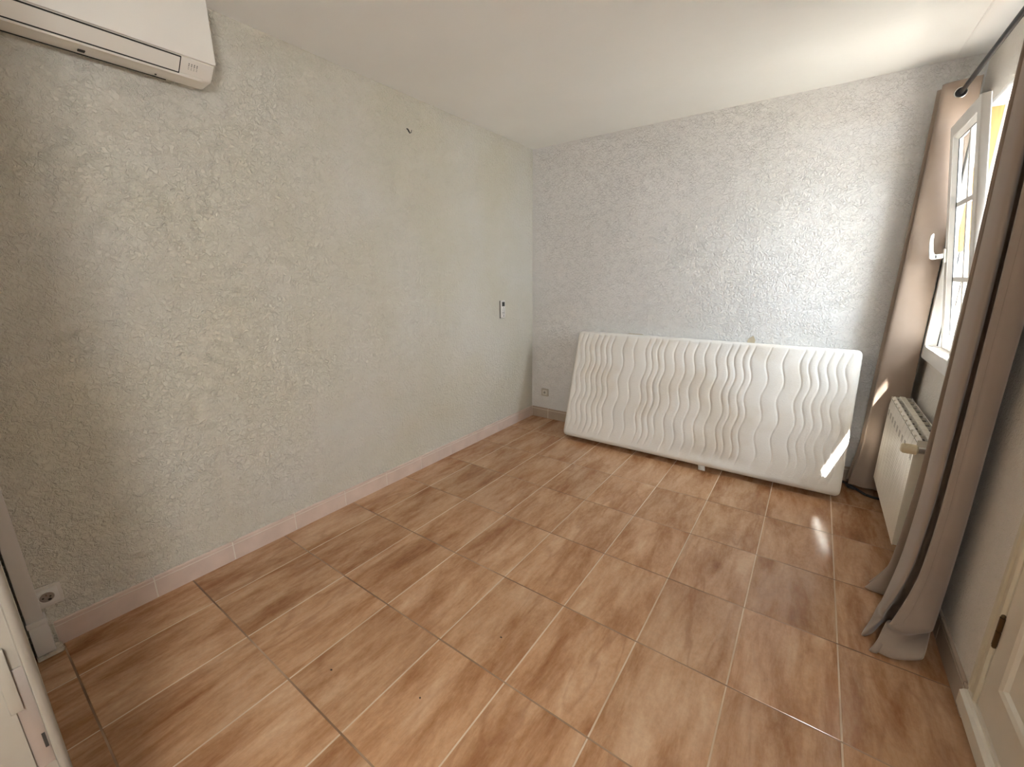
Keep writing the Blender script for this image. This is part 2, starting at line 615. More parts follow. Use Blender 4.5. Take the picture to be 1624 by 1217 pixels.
def skirting(name, label, p0, direction, length, cuts, mat, line=None, h=0.10):
    """row of skirting tiles starting at p0 running along direction (unit vector in xy); wall is on its left side"""
    base = box(name, (0, 0.0075, 0, length, 0.0, h - 0.004), M['skirt_grout'])
    ang = math.atan2(direction[1], direction[0]) - PI / 2
    base.location = p0
    base.rotation_euler = (0, 0, ang)
    structure(base, label, 'baseboard')
    c = [0.0] + [x for x in cuts if 0.02 < x < length - 0.02] + [length]
    for a, b in zip(c[:-1], c[1:]):
        g = 0.0026
        t = prism_y('skirting_tile', skirt_profile(h), a + g, b - g, mat, base)
        if line:
            t.data.materials.append(line)
            for p in t.data.polygons:
                if h * 0.805 < p.center.z < h * 0.845:
                    p.material_index = 1
    return base


j0 = -0.128
skirting('baseboard_left', 'pinkish ceramic skirting tiles along the long cream wall', (0, YF + 0.065, 0), (0, 1), D - YF - 0.065,
         [j0 + 0.3075 * k - (YF + 0.065) for k in range(0, 11)], M['skirt_pink'], M['skirt_line'])
skirting('baseboard_back', 'tan ceramic skirting tiles behind the mattress', (0.009, D, 0), (1, 0), XR - 0.018,
         [0.30 * k + 0.18 for k in range(0, 10)], M['skirt_tan'])
# right wall: runs towards the camera from the far corner, wall on its left
skirting('baseboard_right', 'tan ceramic skirting tiles under the window and radiator', (XR, D - 0.009, 0), (0, -1), D - 0.009 - 1.14,
         [0.31 * k + 0.16 for k in range(0, 6)], M['skirt_tan'])

# ================================================================ added fill lamp, unseen behind the doorway, brightens the near half
M['fill_lamp_glow'] = bpy.data.materials.new('fill_lamp_glow')
M['fill_lamp_glow'].use_nodes = True
_b = M['fill_lamp_glow'].node_tree.nodes['Principled BSDF']
_b.inputs['Base Color'].default_value = (0.9, 0.88, 0.84, 1)
_b.inputs['Emission Color'].default_value = (0.97, 0.985, 1.0, 1)
_b.inputs['Emission Strength'].default_value = 46.0
LX, LY, LZ = 2.565, -0.93, 1.72
hl = thing('added_fill_lamp', 'added globe fill lamp, unseen in the hall behind the doorway', 'lamp', (XR, LY, LZ))
_g = [(LX, LY, LZ - 0.13 * math.cos(PI * k / 12)) for k in range(13)]
_gr = [max(0.012, 0.13 * math.sin(PI * k / 12)) for k in range(13)]
for nm, pts, rd, mt in (('wall_plate', [(XR, LY, LZ - 0.02), (XR - 0.018, LY, LZ - 0.02)], 0.05, M['black_metal']),
                        ('arm', [(XR - 0.01, LY, LZ - 0.02), (XR - 0.06, LY, LZ - 0.10), (LX, LY, LZ - 0.145), (LX, LY, LZ - 0.128)], 0.010, M['black_metal']),
                        ('globe', _g, _gr, M['fill_lamp_glow'])):
    o = tube(nm, pts, rd, mt, hl, n=28)
    o.location = -Vector(hl.location)

# ================================================================ outside
structure(box('ground', (XO, 14.0, -8.0, 14.0, -0.5, -0.35), M['ground']), 'sunlit terrace outside the window', 'ground')
structure(box('roof_eave', (XO - 0.2, 3.49, -2.0, 6.0, 3.02, 3.10), M['eave']), 'roof eave overhanging the window outside', 'eave')
structure(box('wall_gable', (XR, XO, YH - 0.1, D + 0.12, H + 0.15, 3.02), M['render']), 'outside wall above the window under the eave', 'wall')

# ================================================================ window
FX0, FX1 = 2.694, 2.775
win = struct_empty('window_1', 'white plastic window tilted open into the room', 'window', (XR, 2.39, WZ0))


def W(o):
    """keep world coordinates for meshes parented to a moved empty"""
    p = o.parent
    off = Vector((0, 0, 0))
    while p is not None:
        off += Vector(p.location)
        p = p.parent
    o.location = Vector(o.location) - off
    return o


FY0, FY1, FZ0, FZ1 = 1.995, 2.732, 0.892, 2.13
fw = 0.055
for nm, b in (('frame_jamb', (FX0, FX1, FY1 - fw, FY1, FZ0, FZ1)),
              ('frame_jamb', (FX0, FX1, FY0, 2.150, FZ0, FZ1)),
              ('frame_sill', (FX0, FX1, 2.150, FY1 - fw, FZ0, FZ0 + 0.068)),
              ('frame_head', (FX0 + 0.03, FX1, 2.150, FY1 - fw, FZ1 - 0.022, FZ1))):
    W(box(nm, b, M['upvc'], win, bevel=0.004))
# dark seal in the far jamb and a varnished strip at its top
W(box('seal', (2.742, 2.747, FY1 - fw - 0.0025, FY1 - fw + 0.001, 0.962, 2.08), M['gasket'], win))
W(box('wood_strip', (2.722, 2.776, FY1 - fw - 0.006, FY1 - fw + 0.002, 1.45, 2.108), M['gold_wood'], win))
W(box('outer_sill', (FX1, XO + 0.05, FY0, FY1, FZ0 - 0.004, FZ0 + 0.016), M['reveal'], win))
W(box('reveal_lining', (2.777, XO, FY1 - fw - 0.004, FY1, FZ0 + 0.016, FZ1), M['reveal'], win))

# tilted sash: local x = thickness (0 room side), y along the window, z up
SW, SH, ST = 0.510, 1.092, 0.030
sash = bpy.data.objects.new('sash', None)
st = 0.056
bm = bmesh.new()


def ring(bm, x0, x1, y0, y1, z0, z1, wy, wz):
    o = [(y0, z0), (y1, z0), (y1, z1), (y0, z1)]
    i = [(y0 + wy, z0 + wz), (y1 - wy, z0 + wz), (y1 - wy, z1 - wz), (y0 + wy, z1 - wz)]
    vs_ = [[bm.verts.new((x, p[0], p[1])) for p in q] for x in (x0, x1) for q in (o, i)]
    for k in range(4):
        n = (k + 1) % 4
        bm.faces.new((vs_[0][k], vs_[0][n], vs_[1][n], vs_[1][k]))
        bm.faces.new((vs_[2][k], vs_[2][n], vs_[3][n], vs_[3][k]))
        bm.faces.new((vs_[0][k], vs_[0][n], vs_[2][n], vs_[2][k]))
        bm.faces.new((vs_[1][k], vs_[1][n], vs_[3][n], vs_[3][k]))


ring(bm, 0.0, ST, 0, SW, 0, SH, st, st)
sash = bm_obj('sash', bm, M['upvc'], win)
bv = sash.modifiers.new('bevel', 'BEVEL')
bv.width = 0.004
bv.segments = 2
sash.location = Vector((2.756, 2.157, 0.958)) - Vector(win.location)
sash.rotation_euler = (0, -math.atan2(0.150, 1.078), 0)
# sloping glazing bead, black gasket, pane, bars
a0, a1, b0, b1 = st, SW - st, st, SH - st
v = []
for (ins, x) in ((0.0, 0.006), (0.016, 0.020)):
    v += [(x, a0 + ins, b0 + ins), (x, a1 - ins, b0 + ins), (x, a1 - ins, b1 - ins), (x, a0 + ins, b1 - ins)]
f = [(i, (i + 1) % 4, 4 + (i + 1) % 4, 4 + i) for i in range(4)]
bead = mesh_obj('glazing_bead', v, f, M['upvc'], sash)
sm = bead.modifiers.new('thick', 'SOLIDIFY')
sm.thickness = 0.003
bm = bmesh.new()
ring(bm, 0.018, 0.022, a0 + 0.014, a1 - 0.014, b0 + 0.014, b1 - 0.014, 0.0045, 0.0045)
bm_obj('gasket', bm, M['gasket'], sash)
mesh_obj('pane', [(0.028, a0, b0), (0.028, a1, b0), (0.028, a1, b1), (0.028, a0, b1)], [(0, 1, 2, 3)], M['glass'], sash)
for zz in (0.355, 0.715):
    box('glazing_bar', (0.021, 0.034, a0 + 0.01, a1 - 0.01, zz - 0.012, zz + 0.012), M['upvc'], sash, bevel=0.003)
box('glazing_bar', (0.021, 0.034, SW / 2 - 0.012, SW / 2 + 0.012, b0 + 0.01, b1 - 0.01), M['upvc'], sash, bevel=0.003)
# handle turned up
hy, hz = SW - 0.030, 0.478
bm = bmesh.new()
add_box(bm, -0.010, 0.001, hy - 0.015, hy + 0.015, hz - 0.035, hz + 0.035, bevel=0.003)
add_box(bm, -0.046, -0.008, hy - 0.010, hy + 0.010, hz - 0.012, hz + 0.012, bevel=0.004)
pts = [(-0.052, hz - 0.012), (-0.062, hz - 0.004), (-0.064, hz + 0.03), (-0.063, hz + 0.085), (-0.058, hz + 0.112), (-0.050, hz + 0.119),
       (-0.047, hz + 0.114), (-0.050, hz + 0.085), (-0.049, hz + 0.03), (-0.044, hz + 0.014), (-0.036, hz + 0.010), (-0.036, hz - 0.012)]
vv = [[bm.verts.new((x, yy, z)) for x, z in pts] for yy in (hy - 0.010, hy + 0.010)]
n = len(pts)
for k in range(n):
    bm.faces.new((vv[0][k], vv[0][(k + 1) % n], vv[1][(k + 1) % n], vv[1][k]))
bm.faces.new(vv[0])
bm.faces.new(vv[1])
bm_obj('handle', bm, M['upvc_shade'], sash)

# ================================================================ cupboard door in the right wall
d1 = struct_empty('door_1', 'cream moulded cupboard door in the window wall', 'door', (XR, 0.8, 0.06))
cw = 0.070
CY0, CY1, CZ0, CZ1 = 0.30, 1.137, 0.055, 2.05


def casing_prof():
    return [(0.0, 0.0), (0.0, cw), (-0.012, cw), (-0.016, cw - 0.006), (-0.016, cw - 0.022), (-0.012, cw - 0.028), (-0.012, 0.022), (-0.018, 0.016), (-0.018, 0.006), (-0.012, 0.0)]


def casing_v(y_out, sgn, z0, z1, name, mat):
    pr = casing_prof()
    verts = [(XR + x, y_out - sgn * d, z) for z in (z0, z1) for x, d in [(p[0], cw - p[1]) for p in pr]]
    n = len(pr)
    faces = [(i, (i + 1) % n, n + (i + 1) % n, n + i) for i in range(n)] + [tuple(range(n)), tuple(range(2 * n - 1, n - 1, -1))]
    return W(mesh_obj(name, verts, faces, mat, d1))


casing_v(CY1, 1, 0.128, CZ1, 'casing', M['cream_wood'])
casing_v(CY0, -1, 0.128, CZ1, 'casing', M['cream_wood'])
pr = [(0.0, 0.0), (-0.014, 0.0), (-0.030, 0.006), (-0.030, 0.052), (-0.022, 0.060), (-0.014, 0.062), (-0.012, 0.072), (0.0, 0.075)]
W(prism_y('bottom_rail', [(XR + x, 0.053 + z) for x, z in pr], CY0, CY1 - 0.006, M['door_paint'], d1))
W(prism_y('top_rail', [(XR + x, CZ1 + z) for x, z in pr], CY0, CY1, M['cream_wood'], d1))
LY0, LY1, LZ0, LZ1 = CY0 + cw + 0.003, CY1 - cw - 0.003, 0.133, CZ1 - 0.004
PY0, PY1, PZ0, PZ1 = LY0 + 0.115, LY1 - 0.115, LZ0 + 0.155, LZ1 - 0.12
bm = bmesh.new()
lx0, lx1 = XR - 0.010, XR
rect = lambda x, y0, y1, z0, z1: [bm.verts.new((x, y0, z0)), bm.verts.new((x, y1, z0)), bm.verts.new((x, y1, z1)), bm.verts.new((x, y0, z1))]
rings = [rect(lx1, LY0, LY1, LZ0, LZ1), rect(lx0, LY0, LY1, LZ0, LZ1),
         rect(lx0, PY0 - 0.028, PY1 + 0.028, PZ0 - 0.028, PZ1 + 0.028), rect(lx0 - 0.007, PY0 - 0.018, PY1 + 0.018, PZ0 - 0.018, PZ1 + 0.018),
         rect(lx0 - 0.003, PY0 - 0.006, PY1 + 0.006, PZ0 - 0.006, PZ1 + 0.006), rect(lx0 + 0.005, PY0, PY1, PZ0, PZ1)]
for a, b in zip(rings[:-1], rings[1:]):
    for k in range(4):
        bm.faces.new((a[k], a[(k + 1) % 4], b[(k + 1) % 4], b[k]))
bm.faces.new(rings[-1])
bm.faces.new(rings[0])
leaf = W(bm_obj('door_leaf', bm, M['door_paint'], d1))
hg = bmesh.new()
for (za, zb) in ((0.335, 0.380), (0.383, 0.425)):
    r = bmesh.ops.create_cone(hg, cap_ends=True, segments=12, radius1=0.0065, radius2=0.0065, depth=zb - za)
    for q in r['verts']:
        q.co += Vector((XR - 0.014, LY1 + 0.002, (za + zb) / 2))
for zc in (0.330, 0.430):
    r = bmesh.ops.create_uvsphere(hg, u_segments=10, v_segments=6, radius=0.0055)
    for q in r['verts']:
        q.co += Vector((XR - 0.014, LY1 + 0.002, zc))
hinge = bm_obj('hinge', hg, M['hinge'], d1, smooth=True, angle=40)
W(hinge)

# ================================================================ doorway frame the camera stands in
d2 = struct_empty('door_2', 'painted jambs of the doorway at the left edge', 'door', (2.15, YF - 0.045, 0))
JY = -0.4916


def jamb(x0, x1, sgn):
    # rounded post with a stepped rebate on the face towards the opening
    f_ = x1 if sgn > 0 else x0
    b_ = x0 if sgn > 0 else x1
    pts = [(b_, JY)]
    rr = 0.0115
    for k in range(5):
        t = PI / 2 * k / 4
        pts.append((f_ - sgn * rr + sgn * rr * math.sin(t), JY - rr + rr * math.cos(t)))
    pts += [(f_, JY - 0.0005 - rr), (f_ - sgn * 0.006, JY - 0.002 - rr), (f_ - sgn * 0.006, JY - 0.021 - rr), (f_ + sgn * 0.0, JY - 0.0225 - rr),
            (f_, YF - 0.10), (b_, YF - 0.10)]
    n = len(pts)
    verts = [(x, y, z) for z in (0.0, DZ) for x, y in pts]
    faces = [(i, (i + 1) % n, n + (i + 1) % n, n + i) for i in range(n)] + [tuple(range(n)), tuple(range(2 * n - 1, n - 1, -1))]
    return W(mesh_obj('jamb', verts, faces, M['jamb_paint'], d2, smooth=True, angle=30))


jl = jamb(DX0, 1.24, 1)
jr = jamb(2.56, DX1, -1)
W(box('head', (1.24, 2.56, YF - 0.10, JY, DZ - 0.04, DZ), M['jamb_paint'], d2, bevel=0.004))
W(box('strike_plate', (1.232, 1.2365, -0.525, -0.5045, 0.560, 0.756), M['steel'], d2, bevel=0.001))
W(box('latch_hole', (1.2355, 1.2370, -0.5105, -0.5065, 0.593, 0.622), M['dark'], d2))
W(box('keeper_plate', (1.2355, 1.2430, -0.531, -0.517, 0.685, 0.800), M['jamb_paint'], d2, bevel=0.001))

# ================================================================ mattress
MT, MTH, MHH = 0.14, R(17), 0.90
MX0, MX1 = 0.562, 2.453
ML = MX1 - MX0
yf = D - MT * math.cos(MTH) - MHH * math.sin(MTH) - 0.006
mat_root = thing('mattress', 'single mattress with wavy quilted white cover leaning against the back wall', 'mattress', (MX0 + ML / 2, yf + MT, 0.0))
GU = [0.594, 0.640, 0.685, 0.733, 0.780, 0.829, 0.875, 0.970, 1.060, 1.154, 1.200, 1.246, 1.294, 1.368, 1.439, 1.508, 1.579, 1.652, 1.724, 1.769,
      1.822, 1.866, 1.961, 2.054, 2.147, 2.194, 2.241, 2.288, 2.334, 2.379, 2.424]


def smst(a, b, x):
    t = max(0.0, min(1.0, (x - a) / (b - a)))
    return t * t * (3 - 2 * t)


def groove(x, v):
    """height of the quilted face (0 between seams, negative in a seam)"""
    s = x - 0.0125 * (1 - math.cos(2 * PI * (v - 0.775) / 0.25))
    best = 9.0
    lo = hi = None
    for g in GU:
        d_ = abs(s - g)
        if d_ < best:
            best = d_
        if g <= s:
            lo = g
        elif hi is None:
            hi = g
    fade = smst(0.02, 0.11, v) * smst(0.0, 0.05, MHH - v)
    gap = (hi - lo) if lo is not None and hi is not None else 0.06
    dep = 0.0052 * math.exp(-(best / 0.0050) ** 1.2)
    puff = 0.0
    if lo is not None and hi is not None:
        puff = 0.0016 * math.sin(PI * (s - lo) / gap)
    return (-dep + puff) * fade


NUu, NV = 560, 150
er = 0.032
prof = []   # (v, depth) around the section, starting bottom back, front face finely sampled
verts, faces = [], []
# section loop in (v = along the width, w = thickness, 0 front .. MT back)
sec = []
nr = 7
for k in range(nr + 1):       # bottom back corner to bottom front corner
    t = PI / 2 * k / nr
    sec.append((er - er * math.sin(t), MT - er + er * math.cos(t), False))
for k in range(nr + 1):
    t = PI / 2 * k / nr
    sec.append((er - er * math.cos(t), er - er * math.sin(t), False))
for k in range(1, NV):
    sec.append((er + (MHH - 2 * er) * k / NV, 0.0, True))
for k in range(nr + 1):
    t = PI / 2 * k / nr
    sec.append((MHH - er + er * math.sin(t), er - er * math.cos(t), False))
for k in range(nr + 1):
    t = PI / 2 * k / nr
    sec.append((MHH - er + er * math.cos(t), MT - er + er * math.sin(t), False))
ns = len(sec)
sv, cv = math.sin(MTH), math.cos(MTH)
cr = 0.030
us = [0.0, 0.002, 0.006, 0.012, 0.020, cr] + [cr + (ML - 2 * cr) * i / NUu for i in range(1, NUu)] + [ML - cr, ML - 0.020, ML - 0.012, ML - 0.006, ML - 0.002, ML]
for u in us:
    e = 0.0
    if u < cr:
        e = cr - math.sqrt(max(0, cr * cr - (cr - u) ** 2))
    elif u > ML - cr:
        q = u - (ML - cr)
        e = cr - math.sqrt(max(0, cr * cr - q * q))
    for (v_, w_, fr) in sec:
        # pull the section towards its middle at the rounded ends
        cvx, cwx = MHH / 2, MT / 2
        vv_ = cvx + (v_ - cvx) * (1 - e / (MHH / 2))
        ww_ = cwx + (w_ - cwx) * (1 - e / (MT / 2) * 0.85)
        fade_u = smst(0.0, 0.04, u) * smst(0.0, 0.04, ML - u)
        if w_ < er * 1.01:
            gv = groove(MX0 + u, v_) * fade_u * (1.0 if fr else max(0.0, 1 - w_ / er))
            ww_ -= gv
            # soft dents of a used mattress
            ww_ += 0.004 * math.sin(u * 3.1 + 0.6) * math.sin(v_ * 4.2 + u) * fade_u
            ww_ += 0.010 * math.exp(-((u - 1.18) / 0.26) ** 2 - ((v_ - 0.075) / 0.045) ** 2)
        y = yf + vv_ * sv + ww_ * cv
        z = MT * sv + vv_ * cv - ww_ * sv
        verts.append((MX0 + u, y, z + 0.001))
for i in range(len(us) - 1):
    for k in range(ns):
        a = i * ns + k
        b = i * ns + (k + 1) % ns
        faces.append((a, b, b + ns, a + ns))
faces.append(tuple(range(ns)))
faces.append(tuple(range((len(us) - 1) * ns, len(us) * ns)))
W(mesh_obj('cover', verts, faces, M['mattress'], mat_root, smooth=True, angle=60))


def mpt(x, v_, w_):
    return Vector((x, yf + v_ * sv + w_ * cv, MT * sv + v_ * cv - w_ * sv + 0.001))


# loop of a fabric carrying strap sticking up behind the top edge
def strip(name, pts, wid, mat, parent, th=0.003):
    verts, faces = [], []
    for p in pts:
        p = Vector(p)
        verts += [p - Vector((wid / 2, 0, 0)), p + Vector((wid / 2, 0, 0))]
    for i in range(len(pts) - 1):
        faces.append((2 * i, 2 * i + 1, 2 * i + 3, 2 * i + 2))
    o = mesh_obj(name, verts, faces, mat, parent, smooth=True)
    s = o.modifiers.new('thick', 'SOLIDIFY')
    s.thickness = th
    return o


c0 = mpt(1.845, MHH - 0.004, 0.055)
W(mesh_obj('carrying_strap',
           [c0 + Vector((-0.023, 0, -0.004)), c0 + Vector((0.022, 0, -0.004)), c0 + Vector((0.030, 0.006, 0.026)), c0 + Vector((0.014, 0.012, 0.056)),
            c0 + Vector((-0.014, 0.010, 0.034)),
            c0 + Vector((-0.023, 0.010, -0.006)), c0 + Vector((0.022, 0.010, -0.006)), c0 + Vector((0.030, 0.016, 0.024)), c0 + Vector((0.014, 0.017, 0.054)),
            c0 + Vector((-0.014, 0.018, 0.032))],
           [(0, 1, 2, 3, 4), (9, 8, 7, 6, 5), (0, 1, 6, 5), (1, 2, 7, 6), (2, 3, 8, 7), (3, 4, 9, 8), (4, 0, 5, 9)], M['strap'], mat_root))
c1 = mpt(1.02, MHH + 0.002, 0.045)
W(strip('carrying_strap', [c1 + Vector((0, 0, -0.002)), c1 + Vector((0.01, 0.006, 0.004)), c1 + Vector((0.015, 0.020, 0.006)), c1 + Vector((0.018, 0.04, -0.003))], 0.11, M['strap'], mat_root))
c2 = mpt(1.672, 0.012, 0.014)
W(strip('care_label', [c2, c2 + Vector((0.004, -0.006, -0.022)), c2 + Vector((0.008, -0.022, -0.036))], 0.045, M['label_white'], mat_root, 0.001))

# ================================================================ radiator
RX0, RX1, RY0, RZ0, RZ1 = 2.605, 2.697, 1.862, 0.150, 0.660
rad = thing('radiator', 'cream ten-section aluminium radiator under the window', 'radiator', (2.65, 2.27, 0.0))
NSEC, SWD = 10, 0.0815
for k in range(NSEC):
    y0 = RY0 + k * SWD
    y1 = y0 + SWD - 0.0012
    ym = (y0 + y1) / 2
    bm = bmesh.new()
    # front panel bending back at the top
    fp = [(RX0, RZ0), (RX0, RZ1 - 0.05), (RX0 + 0.004, RZ1 - 0.02), (RX0 + 0.012, RZ1 - 0.004), (RX0 + 0.018, RZ1), (RX0 + 0.018, RZ1 - 0.006), (RX0 + 0.008, RZ1 - 0.03), (RX0 + 0.004, RZ1 - 0.06), (RX0 + 0.004, RZ0)]

    def ext(bm, pf, ya, yb):
        n = len(pf)
        A = [bm.verts.new((x, ya, z)) for x, z in pf]
        B = [bm.verts.new((x, yb, z)) for x, z in pf]
        for i in range(n):
            bm.faces.new((A[i], A[(i + 1) % n], B[(i + 1) % n], B[i]))
        bm.faces.new(A)
        bm.faces.new(B)
    ext(bm, fp, y0 + 0.001, y1 - 0.001)
    # thin upright ribs on the front face
    for rr in (0.25, 0.5, 0.75):
        yy = y0 + SWD * rr
        add_box(bm, RX0 - 0.0009, RX0 + 0.001, yy - 0.0035, yy + 0.0035, RZ0 + 0.004, RZ1 - 0.075)
    # middle web, water column, back panel
    add_box(bm, RX0 + 0.036, RX1 - 0.030, y0, y1, RZ1 - 0.05, RZ1 + 0.003, bevel=0.003)
    add_box(bm, RX0 + 0.036, RX1 - 0.030, ym - 0.014, ym + 0.014, RZ0, RZ1 - 0.04, bevel=0.004)
    add_box(bm, RX0 + 0.036, RX1 - 0.030, y0, y1, RZ0, RZ0 + 0.045, bevel=0.003)
    add_box(bm, RX1 - 0.004, RX1, y0 + 0.001, y1 - 0.001, RZ0, RZ1 - 0.004)
    # fins between, flush with the top: they make the little openings
    for yy in (y0, y1 - 0.003):
        add_box(bm, RX0 + 0.003, RX1 - 0.002, yy, yy + 0.003, RZ0 + 0.004, RZ1 - 0.003)
    s = bm_obj('section', bm, M['radiator'], rad)
    W(s)
    # dark depth of the two openings, a little below the top
    bm = bmesh.new()
    add_box(bm, RX0 + 0.005, RX0 + 0.036, y0 + 0.003, y1 - 0.003, RZ1 - 0.03, RZ1 - 0.016)
    add_box(bm, RX1 - 0.030, RX1 - 0.004, y0 + 0.003, y1 - 0.003, RZ1 - 0.03, RZ1 - 0.016)
    o = bm_obj('convection_slot', bm, M['radiator_in'], s)
    # short louvre slits at the top of the front face
    for rr in (0.34, 0.58):
        bm = bmesh.new()
        yy = y0 + SWD * rr
        add_box(bm, RX0 - 0.0006, RX0 + 0.001, yy, yy + 0.006, RZ1 - 0.105, RZ1 - 0.072)
        bm_obj('slit', bm, M['radiator_in'], s)
# thermostatic head and valve at the near end, pointing into the room
ky, kz = RY0 - 0.052, RZ1 - 0.030
vparts = [('thermostatic_head', [(2.552, ky, kz), (2.556, ky, kz), (2.585, ky, kz), (2.600, ky, kz), (2.606, ky, kz)], [0.013, 0.0185, 0.0195, 0.021, 0.015], M['valve']),
          ('valve', [(2.604, ky, kz), (2.652, ky, kz)], 0.013, M['chrome']),
          ('connector', [(2.651, ky - 0.004, kz), (2.651, RY0 + 0.004, kz)], 0.012, M['chrome']),
          ('feed_pipe', [(2.651, ky, kz), (2.651, ky, 0.0)], 0.008, M['radiator'])]
for nm, pts, rd, mt in vparts:
    W(tube(nm, pts, rd, mt, rad, n=20))
bm = bmesh.new()
for k in range(18):
    t = 2 * PI * k / 18
    add_box(bm, 2.560, 2.596, ky + 0.0195 * math.cos(t) - 0.001, ky + 0.0195 * math.cos(t) + 0.001, kz + 0.0195 * math.sin(t) - 0.001, kz + 0.0195 * math.sin(t) + 0.001)
W(bm_obj('grip_rib', bm, M['valve'], rad))
for yy in (RY0 + 0.16, RY0 + 0.66):
    W(box('wall_bracket', (RX1 - 0.006, XR - 0.0005, yy, yy + 0.02, RZ1 - 0.09, RZ1 - 0.07), M['radiator'], rad))


# ================================================================ curtains
def catmull(pts, per):
    out = []
    n = len(pts)
    for i in range(n - 1):
        p0 = pts[max(i - 1, 0)]
        p1 = pts[i]
        p2 = pts[i + 1]
        p3 = pts[min(i + 2, n - 1)]
        for k in range(per):
            t = k / per
            out.append(tuple(0.5 * ((2 * p1[c]) + (-p0[c] + p2[c]) * t + (2 * p0[c] - 5 * p1[c] + 4 * p2[c] - p3[c]) * t * t
                                    + (-p0[c] + 3 * p1[c] - 3 * p2[c] + p3[c]) * t ** 3) for c in range(2)))
    out.append(tuple(pts[-1]))
    return out


ROD_X, ROD_Z = 2.621, 2.206


def curtain(name, label, base, ztop, deform, zrows, loc, seam=True):
    root = thing(name, label, 'curtain', loc, 'taupe eyelet curtains on the black rod')
    sec_ = catmull(base, 8)
    n = len(sec_)
    verts, faces = [], []
    for row in zrows:
        for i, (x, y) in enumerate(sec_):
            verts.append(deform(x, y, row, i / (n - 1)))
    for r_ in range(len(zrows) - 1):
        for i in range(n - 1):
            a = r_ * n + i
            faces.append((a, a + 1, a + 1 + n, a + n))
    o = mesh_obj('cloth', verts, faces, M['curtain'], root, smooth=True)
    s = o.modifiers.new('thick', 'SOLIDIFY')
    s.thickness = 0.0035
    s.offset = 0.0
    W(o)
    return root, sec_, verts, n


# far curtain, pushed against the back wall
FB = [(2.686, 2.700), (2.660, 2.706), (2.600, 2.716), (2.560, 2.730), (2.556, 2.748), (2.600, 2.760), (2.668, 2.768), (2.676, 2.782), (2.640, 2.796), (2.572, 2.806),
      (2.545, 2.820), (2.570, 2.834), (2.650, 2.842), (2.672, 2.856), (2.640, 2.872)]


def def_far(x, y, row, t):
    z = row
    s = smst(0.0, 1.0, (2.2 - z) / 2.2)
    k = 1.0 + 0.10 * s
    xx = 2.69 + (x - 2.69) * k
    xx += 0.007 * math.sin(t * 13 + z * 2.3) * s
    yy = y + 0.008 * math.sin(t * 9 + z * 1.7) * s
    yy += 0.016 * smst(0.9, 0.2, z) * (0.5 + 0.5 * math.sin((x - 2.55) * 95)) * smst(2.74, 2.71, y)
    # softly gathered waist near the radiator, hem flaring out
    b = smst(0.35, 0.0, z)
    xx -= 0.035 * b * smst(2.69, 2.56, x)
    yy = max(2.692, min(2.885, yy))
    return (xx, yy, z)


rows = [0.045, 0.055, 0.07, 0.09, 0.12] + [0.17 + (2.262 - 0.17) * k / 52 for k in range(53)]
cf, sF, vF, nF = curtain('curtain', 'sunlit taupe curtain hanging in the far corner behind the radiator', FB, 2.262, def_far, rows, (2.62, 2.79, 0.0))
# eyelet rings where the rod goes through the pleats


def eyelets(root, base, zr, skip=()):
    last = None
    for i in range(len(base) - 1):
        (xa, ya), (xb, yb) = base[i], base[i + 1]
        if (xa - ROD_X) * (xb - ROD_X) <= 0 and abs(xa - xb) > 1e-6:
            t = (ROD_X - xa) / (xb - xa)
            y = ya + (yb - ya) * t
            nrm = Vector((-(yb - ya), xb - xa, 0)).normalized()
            W(torus('eyelet_ring', (ROD_X, y, zr), nrm, 0.0225, 0.0040, M['chrome'], root))
            c_ = Vector((ROD_X, y, zr))
            W(tube('eyelet_plug', [c_ - nrm * 0.006, c_ + nrm * 0.006], 0.0195, M['black_metal'], root, n=24))  # solid black plug fills the ring in place of an open hole


eyelets(cf, sF, ROD_Z)

# near curtain, bunched on the camera side of the radiator
NB = [(2.630, 1.412), (2.619, 1.404), (2.622, 1.392), (2.645, 1.385), (2.676, 1.398), (2.694, 1.420), (2.693, 1.455), (2.680, 1.505), (2.648, 1.540), (2.624, 1.525), (2.617, 1.475), (2.607, 1.450), (2.597, 1.465), (2.594, 1.520), (2.604, 1.600), (2.626, 1.636),
      (2.672, 1.664), (2.686, 1.684), (2.660, 1.706), (2.620, 1.722), (2.608, 1.738), (2.630, 1.754), (2.680, 1.772), (2.686, 1.788), (2.650, 1.804), (2.622, 1.818),
      (2.640, 1.836), (2.680, 1.846)]


NB = [(x, y if y < 1.6 else 1.6 + (y - 1.6) * 0.66) for x, y in NB]


def def_near(x, y, row, t):
    z, fold = row
    s = smst(0.62, 0.0, z)
    s2 = max(0.0, 1 - z / 0.34) ** 2
    front = smst(1.58, 1.44, y)
    left = smst(2.69, 2.61, x)
    xx = x - 0.018 * s * (0.4 + 0.6 * left) - (0.062 * front + 0.02) * s2 * (0.35 + 0.65 * left)
    yy = y - 0.075 * s2 * front
    xx += 0.004 * math.sin(t * 15 + z * 2.0) * (1 - s2)
    # rear folds: hem kicked out to the left
    rear = smst(1.61, 1.68, y) * left
    xx -= 0.048 * rear * max(0.0, 1 - z / 0.16) ** 1.5
    # upper part leans a touch towards the room
    xx -= 0.012 * smst(1.2, 2.2, z) * left
    # right side of the front panel is tucked under and hangs higher
    tuck = smst(2.64, 2.695, x) * front
    z = z + 0.05 * tuck * max(0.0, 1 - z / 0.16)
    # buckled hem of the front panel
    yy += fold * front * (0.8 + 0.35 * math.sin(t * 40 + 1.0))
    xx += fold * 0.25 * front
    return (xx, yy, z)


